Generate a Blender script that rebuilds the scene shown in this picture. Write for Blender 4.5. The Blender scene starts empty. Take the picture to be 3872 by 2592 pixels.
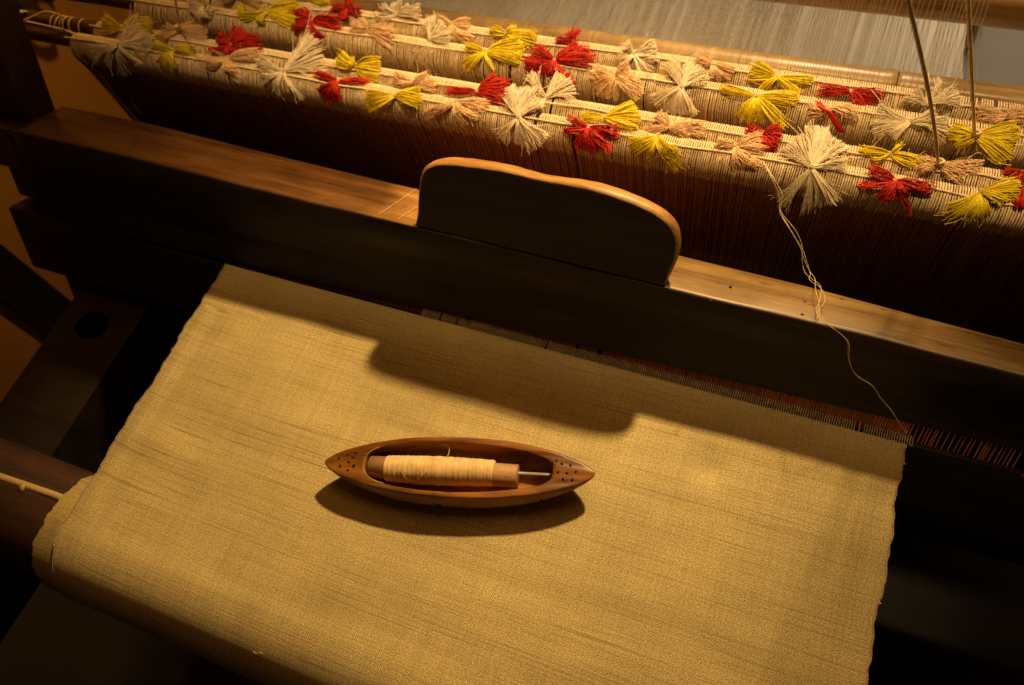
import bpy, math, random
import numpy as np
from mathutils import Vector, Matrix
random.seed(7); rng = np.random.default_rng(7)
S = bpy.context.scene
COL = S.collection
# ---------------------------------------------------------------- camera
cam = bpy.data.cameras.new('camera'); cob = bpy.data.objects.new('camera', cam); COL.objects.link(cob)
cob.matrix_world = Matrix(((0.925936,-0.245981,0.286594,0.0000),(0.349245,0.846515,-0.401797,0.0000),(-0.143771,0.472130,0.869726,0.6200),(0,0,0,1)))
cam.sensor_width = 36; cam.lens = 27.45; cam.clip_start = .02; cam.clip_end = 50
cam.dof.use_dof = True; cam.dof.focus_distance = .55; cam.dof.aperture_fstop = 9
S.camera = cob
# ---------------------------------------------------------------- light
w = bpy.data.worlds.new('World'); S.world = w; w.use_nodes = True
w.node_tree.nodes['Background'].inputs[0].default_value = (1, .62, .3, 1)
w.node_tree.nodes['Background'].inputs[1].default_value = .012
def lamp(kind, name, loc, target, energy, colour, **kw):
    l = bpy.data.lights.new(name, kind); l.energy = energy; l.color = colour
    for k, v in kw.items(): setattr(l, k, v)
    o = bpy.data.objects.new(name, l); COL.objects.link(o); o.location = loc
    o.rotation_euler = (Vector(target) - Vector(loc)).to_track_quat('-Z', 'Y').to_euler()
    return o
WARM = (1, .65, .27)
lamp('SPOT', 'ceiling_spotlight', (-.02, 1.22, 1.04), (-.24, .24, 0), 122, WARM, spot_size=math.radians(39), spot_blend=1.0, shadow_soft_size=.035)
lamp('SPOT', 'sheet_fill', (.02, 1.9, 1.5), (-.02, .95, -.05), 84, (1, .8, .48), spot_size=math.radians(42), spot_blend=1.0, shadow_soft_size=.05)  # added unseen lamp to brighten the pale sheet behind the warp
lamp('SPOT', 'wall_fill', (-.9, 1.5, 1.3), (-1.4, .5, -.2), 80, (1, .55, .12), spot_size=math.radians(60), spot_blend=1.0, shadow_soft_size=.05)  # extra out-of-view lamp put in to lift the left wall
lamp('SPOT', 'reed_fill', (1.1, -.35, .22), (.10, .29, .0), 5, (1, .6, .24), spot_size=math.radians(9), spot_blend=1.0, shadow_soft_size=.02)  # narrow unseen lamp added to pick out the reed dents
lamp('AREA', 'rod_fill', (-.1, .50, 1.15), (-.1, .50, .1), .9, WARM, shape='RECTANGLE', size=1.0, size_y=.04, spread=math.radians(26))  # strip lamp added out of view to light the heddle rod fronts
lamp('AREA', 'overhead_fill', (-.2, 1.1, 2.0), (-.2, .4, 0), 6.0, (1, .43, .11), shape='DISK', size=1.2)  # soft unseen fill added to lift the shaded cloth
S.view_settings.view_transform = 'Standard'; S.view_settings.look = 'None'; S.view_settings.exposure = 0; S.view_settings.gamma = 1

# ---------------------------------------------------------------- materials
def nodes(name):
    m = bpy.data.materials.new(name); m.use_nodes = True
    nt = m.node_tree; b = nt.nodes['Principled BSDF']; return m, nt, b
def noise_node(nt, scale, vec_scale=(1, 1, 1), detail=4, rough=.55, rot=(0, 0, 0)):
    tc = nt.nodes.new('ShaderNodeTexCoord'); mp = nt.nodes.new('ShaderNodeMapping')
    mp.inputs['Scale'].default_value = vec_scale; mp.inputs['Rotation'].default_value = rot
    n = nt.nodes.new('ShaderNodeTexNoise'); n.inputs['Scale'].default_value = scale
    n.inputs['Detail'].default_value = detail; n.inputs['Roughness'].default_value = rough
    nt.links.new(tc.outputs['Object'], mp.inputs[0]); nt.links.new(mp.outputs[0], n.inputs['Vector'])
    return n
def ramp(nt, src, stops):
    r = nt.nodes.new('ShaderNodeValToRGB'); e = r.color_ramp.elements
    while len(e) < len(stops): e.new(.5)
    for k, (p, c) in enumerate(stops): e[k].position = p; e[k].color = (*c, 1)
    nt.links.new(src, r.inputs[0]); return r
def mix(nt, a, b, fac, mode='MIX'):
    m = nt.nodes.new('ShaderNodeMix'); m.data_type = 'RGBA'; m.blend_type = mode
    for s, v in ((m.inputs['Factor'], fac), (m.inputs['A'], a), (m.inputs['B'], b)):
        if hasattr(v, 'is_linked') or hasattr(v, 'links'): nt.links.new(v, s)
        else: s.default_value = v if isinstance(v, float) else (*v, 1)
    return m.outputs['Result']
def bump(nt, b, src, strength, dist):
    bp = nt.nodes.new('ShaderNodeBump'); bp.inputs['Strength'].default_value = strength; bp.inputs['Distance'].default_value = dist
    nt.links.new(src, bp.inputs['Height']); 
    if b.inputs['Normal'].links: nt.links.new(b.inputs['Normal'].links[0].from_socket, bp.inputs['Normal'])
    nt.links.new(bp.outputs[0], b.inputs['Normal'])
def wood(name, dark, mid, light, rough=.5, grain=(5, 90, 90), spots=0., spec=.5, rot=(0, 0, 0), wear=None):
    m, nt, b = nodes(name)
    g = noise_node(nt, 1.0, grain, 6, .65, rot); g2 = noise_node(nt, 7, (1, 2, 2), 4, .6, rot)
    c1 = ramp(nt, g.outputs[0], [(.3, dark), (.5, mid), (.72, light)]).outputs[0]
    c2 = ramp(nt, g2.outputs[0], [(.35, (.45, .45, .45)), (.65, (1.15, 1.15, 1.15))]).outputs[0]
    out = mix(nt, c1, c2, .75, 'MULTIPLY')
    g3 = noise_node(nt, 1.0, tuple(v * 4.5 for v in grain), 3, .7, rot)
    out = mix(nt, out, ramp(nt, g3.outputs[0], [(.33, (.5, .46, .42)), (.45, (1, 1, 1)), (.62, (1, 1, 1)), (.72, (1.3, 1.28, 1.2))]).outputs[0], .7, 'MULTIPLY')
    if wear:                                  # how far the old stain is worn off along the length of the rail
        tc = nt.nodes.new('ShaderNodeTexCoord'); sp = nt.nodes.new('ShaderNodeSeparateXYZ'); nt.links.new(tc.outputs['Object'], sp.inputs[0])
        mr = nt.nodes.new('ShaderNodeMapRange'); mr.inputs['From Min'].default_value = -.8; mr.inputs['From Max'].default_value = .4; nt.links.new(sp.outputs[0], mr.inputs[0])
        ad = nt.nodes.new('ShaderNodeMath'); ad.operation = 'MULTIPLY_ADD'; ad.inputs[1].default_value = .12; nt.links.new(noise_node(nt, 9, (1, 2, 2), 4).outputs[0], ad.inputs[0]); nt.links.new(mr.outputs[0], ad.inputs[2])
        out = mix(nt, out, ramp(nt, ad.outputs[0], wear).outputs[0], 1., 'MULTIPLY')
    if spots:
        p = noise_node(nt, 60, (.5, 1.6, 1.6), 3, .7, rot)
        r = ramp(nt, p.outputs[0], [(.28, (spots, spots, spots)), (.37, (0, 0, 0))])
        out = mix(nt, out, (.02, .01, .006), r.outputs[0])
    nt.links.new(out, b.inputs['Base Color'])
    rr = ramp(nt, g2.outputs[0], [(.3, (rough - .1,) * 3), (.7, (rough + .15,) * 3)]); nt.links.new(rr.outputs[0], b.inputs['Roughness'])
    b.inputs['Specular IOR Level'].default_value = spec
    bump(nt, b, g.outputs[0], .35, .0006)
    return m
def yarn(name, c, var=.25, rough=.7, sss=.0, scale=90, trans=.0):
    m, nt, b = nodes(name)
    n = noise_node(nt, scale, (1, 1, 1), 3)
    lo = tuple(x * (1 - var) for x in c); hi = tuple(min(1, x * (1 + var * .5)) for x in c)
    r = ramp(nt, n.outputs[0], [(.3, lo), (.7, hi)]); nt.links.new(r.outputs[0], b.inputs['Base Color'])
    b.inputs['Roughness'].default_value = rough
    b.inputs['Specular IOR Level'].default_value = .35
    if trans:
        t = nt.nodes.new('ShaderNodeBsdfTranslucent'); nt.links.new(r.outputs[0], t.inputs[0])
        mx = nt.nodes.new('ShaderNodeMixShader'); mx.inputs[0].default_value = trans
        nt.links.new(b.outputs[0], mx.inputs[1]); nt.links.new(t.outputs[0], mx.inputs[2])
        nt.links.new(mx.outputs[0], nt.nodes['Material Output'].inputs[0])
    return m
M = {}
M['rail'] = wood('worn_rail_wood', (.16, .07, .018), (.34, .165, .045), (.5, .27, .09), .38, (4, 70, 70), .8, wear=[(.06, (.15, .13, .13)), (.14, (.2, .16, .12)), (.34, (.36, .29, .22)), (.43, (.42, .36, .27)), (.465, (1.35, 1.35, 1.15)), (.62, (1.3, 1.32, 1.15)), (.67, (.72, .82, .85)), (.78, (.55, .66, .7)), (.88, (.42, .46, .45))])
M['rail_front'] = wood('black_front_wood', (.006, .004, .003), (.02, .011, .006), (.045, .022, .01), .55, (4, 60, 60), .5)
M['dark_wood'] = wood('blackened_wood', (.006, .004, .003), (.014, .008, .005), (.026, .015, .009), .55, (4, 60, 60))
M['sword'] = wood('batten_arm_wood', (.03, .012, .005), (.07, .028, .01), (.12, .05, .02), .55, (40, 5, 5))
M['beam'] = wood('red_brown_beam', (.02, .007, .003), (.05, .017, .006), (.085, .03, .01), .7, (5, 60, 60), .8)
M['shuttle'] = wood('olive_wood', (.06, .016, .002), (.29, .105, .01), (.5, .2, .025), .4, (9, 55, 55), 1.0, rot=(0, 0, 0))
M['bobbin'] = wood('bare_bobbin_wood', (.42, .21, .09), (.6, .33, .15), (.7, .42, .21), .6, (12, 90, 90))
M['rod'] = wood('smoked_rod', (.015, .008, .004), (.06, .027, .01), (.13, .06, .022), .4, (8, 120, 120))
M['bamboo'] = wood('bamboo_skin', (.42, .24, .075), (.56, .34, .11), (.66, .42, .15), .28, (3, 45, 45), 0, .6)
M['cane'] = wood('cane_dent', (.12, .03, .01), (.8, .26, .05), (.9, .36, .08), .5, (500, 6, 6))  # glow through the reed put into the colour, with uneven breaks
M['stick'] = wood('pale_cane', (.5, .33, .12), (.68, .48, .2), (.78, .58, .28), .4, (4, 60, 60))
M['cord'] = yarn('cream_cord', (.7, .53, .31), .35, .8, scale=420, trans=0.)
M['heddle_dark'] = yarn('brown_cotton', (.42, .18, .1), .35, .85, scale=300)  # darker brown for the lower length of each heddle loop
M['hang'] = yarn('hemp_cord', (.8, .6, .32), .3, .8, scale=200)
M['warp'] = yarn('silk_warp', (.62, .5, .3), .25, .5, trans=.2)
M['white'] = yarn('white_silk', (.95, .84, .62), .1, .5, scale=140, trans=.42)
M['yellow'] = yarn('yellow_yarn', (.97, .8, .03), .12, .6, scale=140, trans=.4)
M['red'] = yarn('red_yarn', (.62, .022, .008), .35, .6, scale=140, trans=.22)
M['peach'] = yarn('peach_yarn', (.97, .68, .38), .15, .65, scale=140, trans=.3)
M['thread'] = yarn('loose_silk', (.78, .6, .3), .1, .5)
M['wound'] = yarn('wound_yarn', (.86, .6, .27), .25, .5, scale=120)
def metal():
    m, nt, b = nodes('steel_wire'); b.inputs['Metallic'].default_value = .35; b.inputs['Roughness'].default_value = .3
    n = noise_node(nt, 120, (1, 8, 8)); r = ramp(nt, n.outputs[0], [(.3, (.5, .46, .4)), (.7, (.8, .76, .68))]); nt.links.new(r.outputs[0], b.inputs['Base Color']); return m
M['steel'] = metal()
def plaster(name, c, v=.2, scale=3):
    m, nt, b = nodes(name); n = noise_node(nt, scale, (1, 1, 1), 6)
    r = ramp(nt, n.outputs[0], [(.3, tuple(x * (1 - v) for x in c)), (.7, tuple(x * (1 + v) for x in c))]); nt.links.new(r.outputs[0], b.inputs['Base Color'])
    b.inputs['Roughness'].default_value = .85; bump(nt, b, noise_node(nt, 90).outputs[0], .3, .002); return m
M['wall'] = plaster('ochre_wall', (.42, .2, .045), .15)
M['floor'] = plaster('dark_floor', (.018, .015, .014), .4, 5)
M['sheet'] = plaster('white_sheet_cloth', (.88, .83, .76), .1, 6)
M['grey_sheet'] = plaster('grey_sheet_cloth', (.3, .28, .27), .15, 6)
M['hole'] = plaster('dark_hollow', (.006, .004, .003), .2)
M['iron'] = plaster('black_iron', (.02, .016, .012), .3, 30)
M['scrap'] = plaster('pale_scrap', (.6, .5, .25), .1)
def cloth_mat(name='raw_silk_cloth', base=(.6, .49, .22)):
    m, nt, b = nodes(name)
    N = nt.nodes.new; L = nt.links.new
    tc = N('ShaderNodeTexCoord'); uv = tc.outputs['UV']         # u across, v along the warp, in metres
    def nz(sc, det=3, scale=1., r=.6):
        mp = N('ShaderNodeMapping'); mp.inputs['Scale'].default_value = sc; L(uv, mp.inputs[0])
        n = N('ShaderNodeTexNoise'); n.inputs['Scale'].default_value = scale; n.inputs['Detail'].default_value = det; n.inputs['Roughness'].default_value = r
        L(mp.outputs[0], n.inputs['Vector']); return n.outputs[0]
    slub = nz((7, 520, 1), 3)               # irregular weft lines
    slub2 = nz((10, 800, 1), 2)
    mask = nz((3, 16, 1), 3)                # where the open wefts gather
    blot = nz((9, 12, 1), 5)
    grain = nz((900, 1100, 1), 1)
    warpn = nz((420, 5, 1), 2)
    th = ramp(nt, slub, [(.34, (1, 1, 1)), (.44, (0, 0, 0))]).outputs[0]
    th2 = ramp(nt, slub2, [(.33, (1, 1, 1)), (.45, (0, 0, 0))]).outputs[0]
    mk = ramp(nt, mask, [(.36, (.2,) * 3), (.6, (1, 1, 1))]).outputs[0]
    lines = mix(nt, th, th2, .5)
    lines = mix(nt, lines, mk, 1., 'MULTIPLY')
    c = ramp(nt, blot, [(.3, tuple(x * .82 for x in base)), (.7, tuple(min(1, x * 1.12) for x in base))]).outputs[0]
    c = mix(nt, c, ramp(nt, grain, [(.34, (.5, .46, .4)), (.5, (1, 1, 1)), (.66, (1.35, 1.32, 1.25))]).outputs[0], .9, 'MULTIPLY')
    c = mix(nt, c, ramp(nt, warpn, [(.35, (.9, .9, .9)), (.65, (1.06, 1.06, 1.06))]).outputs[0], .8, 'MULTIPLY')
    band = nz((1.6, 22, 1), 4, 1., .65)     # broad soft bands where the weft changes
    c = mix(nt, c, ramp(nt, band, [(.3, (.78, .75, .72)), (.48, (1, 1, 1)), (.68, (1.14, 1.15, 1.18))]).outputs[0], .7, 'MULTIPLY')
    dk = N('ShaderNodeMath'); dk.operation = 'MULTIPLY'; dk.inputs[1].default_value = .9; L(lines, dk.inputs[0])
    c = mix(nt, c, (.17, .095, .035), dk.outputs[0])
    L(c, b.inputs['Base Color'])
    b.inputs['Roughness'].default_value = .6; b.inputs['Specular IOR Level'].default_value = .2
    b.inputs['Sheen Weight'].default_value = .12
    # plain weave relief
    sep = N('ShaderNodeSeparateXYZ'); L(uv, sep.inputs[0])
    def sn(o, k):
        a = N('ShaderNodeMath'); a.operation = 'MULTIPLY'; a.inputs[1].default_value = k; L(sep.outputs[o], a.inputs[0])
        s = N('ShaderNodeMath'); s.operation = 'SINE'; L(a.outputs[0], s.inputs[0]); return s.outputs[0]
    pr = N('ShaderNodeMath'); pr.operation = 'MULTIPLY'; L(sn(0, 2 * math.pi / .0021), pr.inputs[0]); L(sn(1, 2 * math.pi / .0017), pr.inputs[1])
    bump(nt, b, pr.outputs[0], .55, .00022)
    bump(nt, b, slub, .5, .0006)
    return m
M['cloth'] = cloth_mat()
M['cloth_old'] = cloth_mat('older_cloth_layer', (.46, .36, .13))

# ---------------------------------------------------------------- mesh helpers
class MB:
    def __init__(s): s.v = []; s.q = []; s.n = 0; s.loose = []
    def add(s, v, q):
        v = np.asarray(v, float); q = np.asarray(q, int); s.v.append(v); s.q.append(q + s.n); s.n += len(v)
    def tube(s, P, r, K=5, cap=False):
        P = np.asarray(P, float); n = len(P); r = np.broadcast_to(np.asarray(r, float), (n,))
        if cap:
            P = np.vstack([P[:1], P, P[-1:]]); r = np.concatenate([[1e-5], r, [1e-5]]); n += 2
        T = np.gradient(P, axis=0)
        if cap: T[0] = T[2]; T[1] = T[2]; T[-1] = T[-3]; T[-2] = T[-3]
        T /= np.linalg.norm(T, axis=1)[:, None] + 1e-12
        m = T.mean(0); ref = np.eye(3)[np.argmin(np.abs(m))]
        A = np.cross(T, ref); A /= np.linalg.norm(A, axis=1)[:, None] + 1e-12; B = np.cross(T, A)
        a = np.arange(K) * 2 * np.pi / K
        V = P[:, None] + r[:, None, None] * (np.cos(a)[None, :, None] * A[:, None] + np.sin(a)[None, :, None] * B[:, None])
        i = np.arange(n - 1)[:, None] * K; k = np.arange(K)[None]
        Q = np.stack([i + k, i + (k + 1) % K, i + K + (k + 1) % K, i + K + k], -1).reshape(-1, 4)
        s.add(V.reshape(-1, 3), Q)
    def rope(s, P, r, strands=3, pitch=.01, K=5, seg=None):
        P = np.asarray(P, float); d = np.concatenate([[0], np.cumsum(np.linalg.norm(np.diff(P, axis=0), axis=1))])
        N = seg or max(8, int(d[-1] / pitch * 8)); t = np.linspace(0, d[-1], N)
        Q = np.stack([np.interp(t, d, P[:, k]) for k in range(3)], 1)
        T = np.gradient(Q, axis=0); T /= np.linalg.norm(T, axis=1)[:, None]
        ref = np.eye(3)[np.argmin(np.abs(T.mean(0)))]; A = np.cross(T, ref); A /= np.linalg.norm(A, axis=1)[:, None]; B = np.cross(T, A)
        for j in range(strands):
            ph = t / pitch * 2 * np.pi + j * 2 * np.pi / strands
            s.tube(Q + r * .5 * (np.cos(ph)[:, None] * A + np.sin(ph)[:, None] * B), r * .58, K)
    def grid(s, V):
        V = np.asarray(V, float); a, b = V.shape[:2]
        i = np.arange(a - 1)[:, None] * b; k = np.arange(b - 1)[None]
        s.add(V.reshape(-1, 3), np.stack([i + k, i + b + k, i + b + k + 1, i + k + 1], -1).reshape(-1, 4))
    def build(s, name, mat, parent=None, smooth=True, uv=None):
        V = np.vstack(s.v); Q = np.vstack(s.q); me = bpy.data.meshes.new(name)
        me.vertices.add(len(V)); me.vertices.foreach_set('co', V.ravel())
        me.loops.add(Q.size); me.loops.foreach_set('vertex_index', Q.ravel())
        me.polygons.add(len(Q)); me.polygons.foreach_set('loop_start', np.arange(len(Q)) * 4)
        me.update(calc_edges=True)
        if uv is not None:
            l = me.uv_layers.new(name='UVMap'); l.data.foreach_set('uv', np.asarray(uv)[Q.ravel()].ravel())
        me.polygons.foreach_set('use_smooth', np.full(len(Q), smooth))
        me.materials.append(mat); o = bpy.data.objects.new(name, me); COL.objects.link(o)
        if parent: o.parent = parent
        return o
def tag(o, label=None, cat=None, group=None, kind=None):
    for k, v in (('label', label), ('category', cat), ('group', group), ('kind', kind)):
        if v: o[k] = v
    return o
def thing(name, loc, label, cat, group=None):
    o = bpy.data.objects.new(name, None); COL.objects.link(o); o.empty_display_size = .02
    o.location = loc; return tag(o, label, cat, group)
def child(o, p):
    o.parent = p; o.matrix_parent_inverse = Matrix.Translation(-Vector(p.location)); return o
def pyobj(name, V, F, mat, parent=None, smooth=False, bevel=0., seg=2, angle=40):
    me = bpy.data.meshes.new(name); me.from_pydata([tuple(v) for v in V], [], F); me.update()
    me.materials.append(mat); o = bpy.data.objects.new(name, me); COL.objects.link(o)
    if parent: child(o, parent)
    if smooth: me.polygons.foreach_set('use_smooth', [True] * len(F))
    if bevel:
        b = o.modifiers.new('bevel', 'BEVEL'); b.width = bevel; b.segments = seg; b.limit_method = 'ANGLE'; b.angle_limit = math.radians(angle); b.harden_normals = False
    return o
BOXF = [(0, 3, 2, 1), (4, 5, 6, 7), (0, 1, 5, 4), (1, 2, 6, 5), (2, 3, 7, 6), (3, 0, 4, 7)]
def hexa(name, c, mat, parent=None, bevel=.002, seg=2): return pyobj(name, c, BOXF, mat, parent, bevel=bevel, seg=seg)
def box(name, x0, x1, y0, y1, z0, z1, mat, parent=None, bevel=.003):
    return hexa(name, [(x0, y0, z0), (x1, y0, z0), (x1, y1, z0), (x0, y1, z0), (x0, y0, z1), (x1, y0, z1), (x1, y1, z1), (x0, y1, z1)], mat, parent, bevel)
AN = math.radians(25); BN = np.array([0, math.cos(AN), -math.sin(AN)]); BU = np.array([0, math.sin(AN), math.cos(AN)]); BP = np.array([0, .29, 0])
def bat(x, t, off=0): return tuple(BP + np.array([x, 0, 0]) + t * BU + off * BN)    # the batten leans back 25 degrees
def bbox_(name, x0, x1, t0, t1, o0, o1, mat, parent, bevel=.002):
    return hexa(name, [bat(x0, t0, o0), bat(x1, t0, o0), bat(x1, t0, o1), bat(x0, t0, o1), bat(x0, t1, o0), bat(x1, t1, o0), bat(x1, t1, o1), bat(x0, t1, o1)], mat, parent, bevel)
def bez(p0, p1, p2, n):
    t = np.linspace(0, 1, n)[:, None]; return (1 - t) ** 2 * p0 + 2 * t * (1 - t) * p1 + t ** 2 * p2

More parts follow.
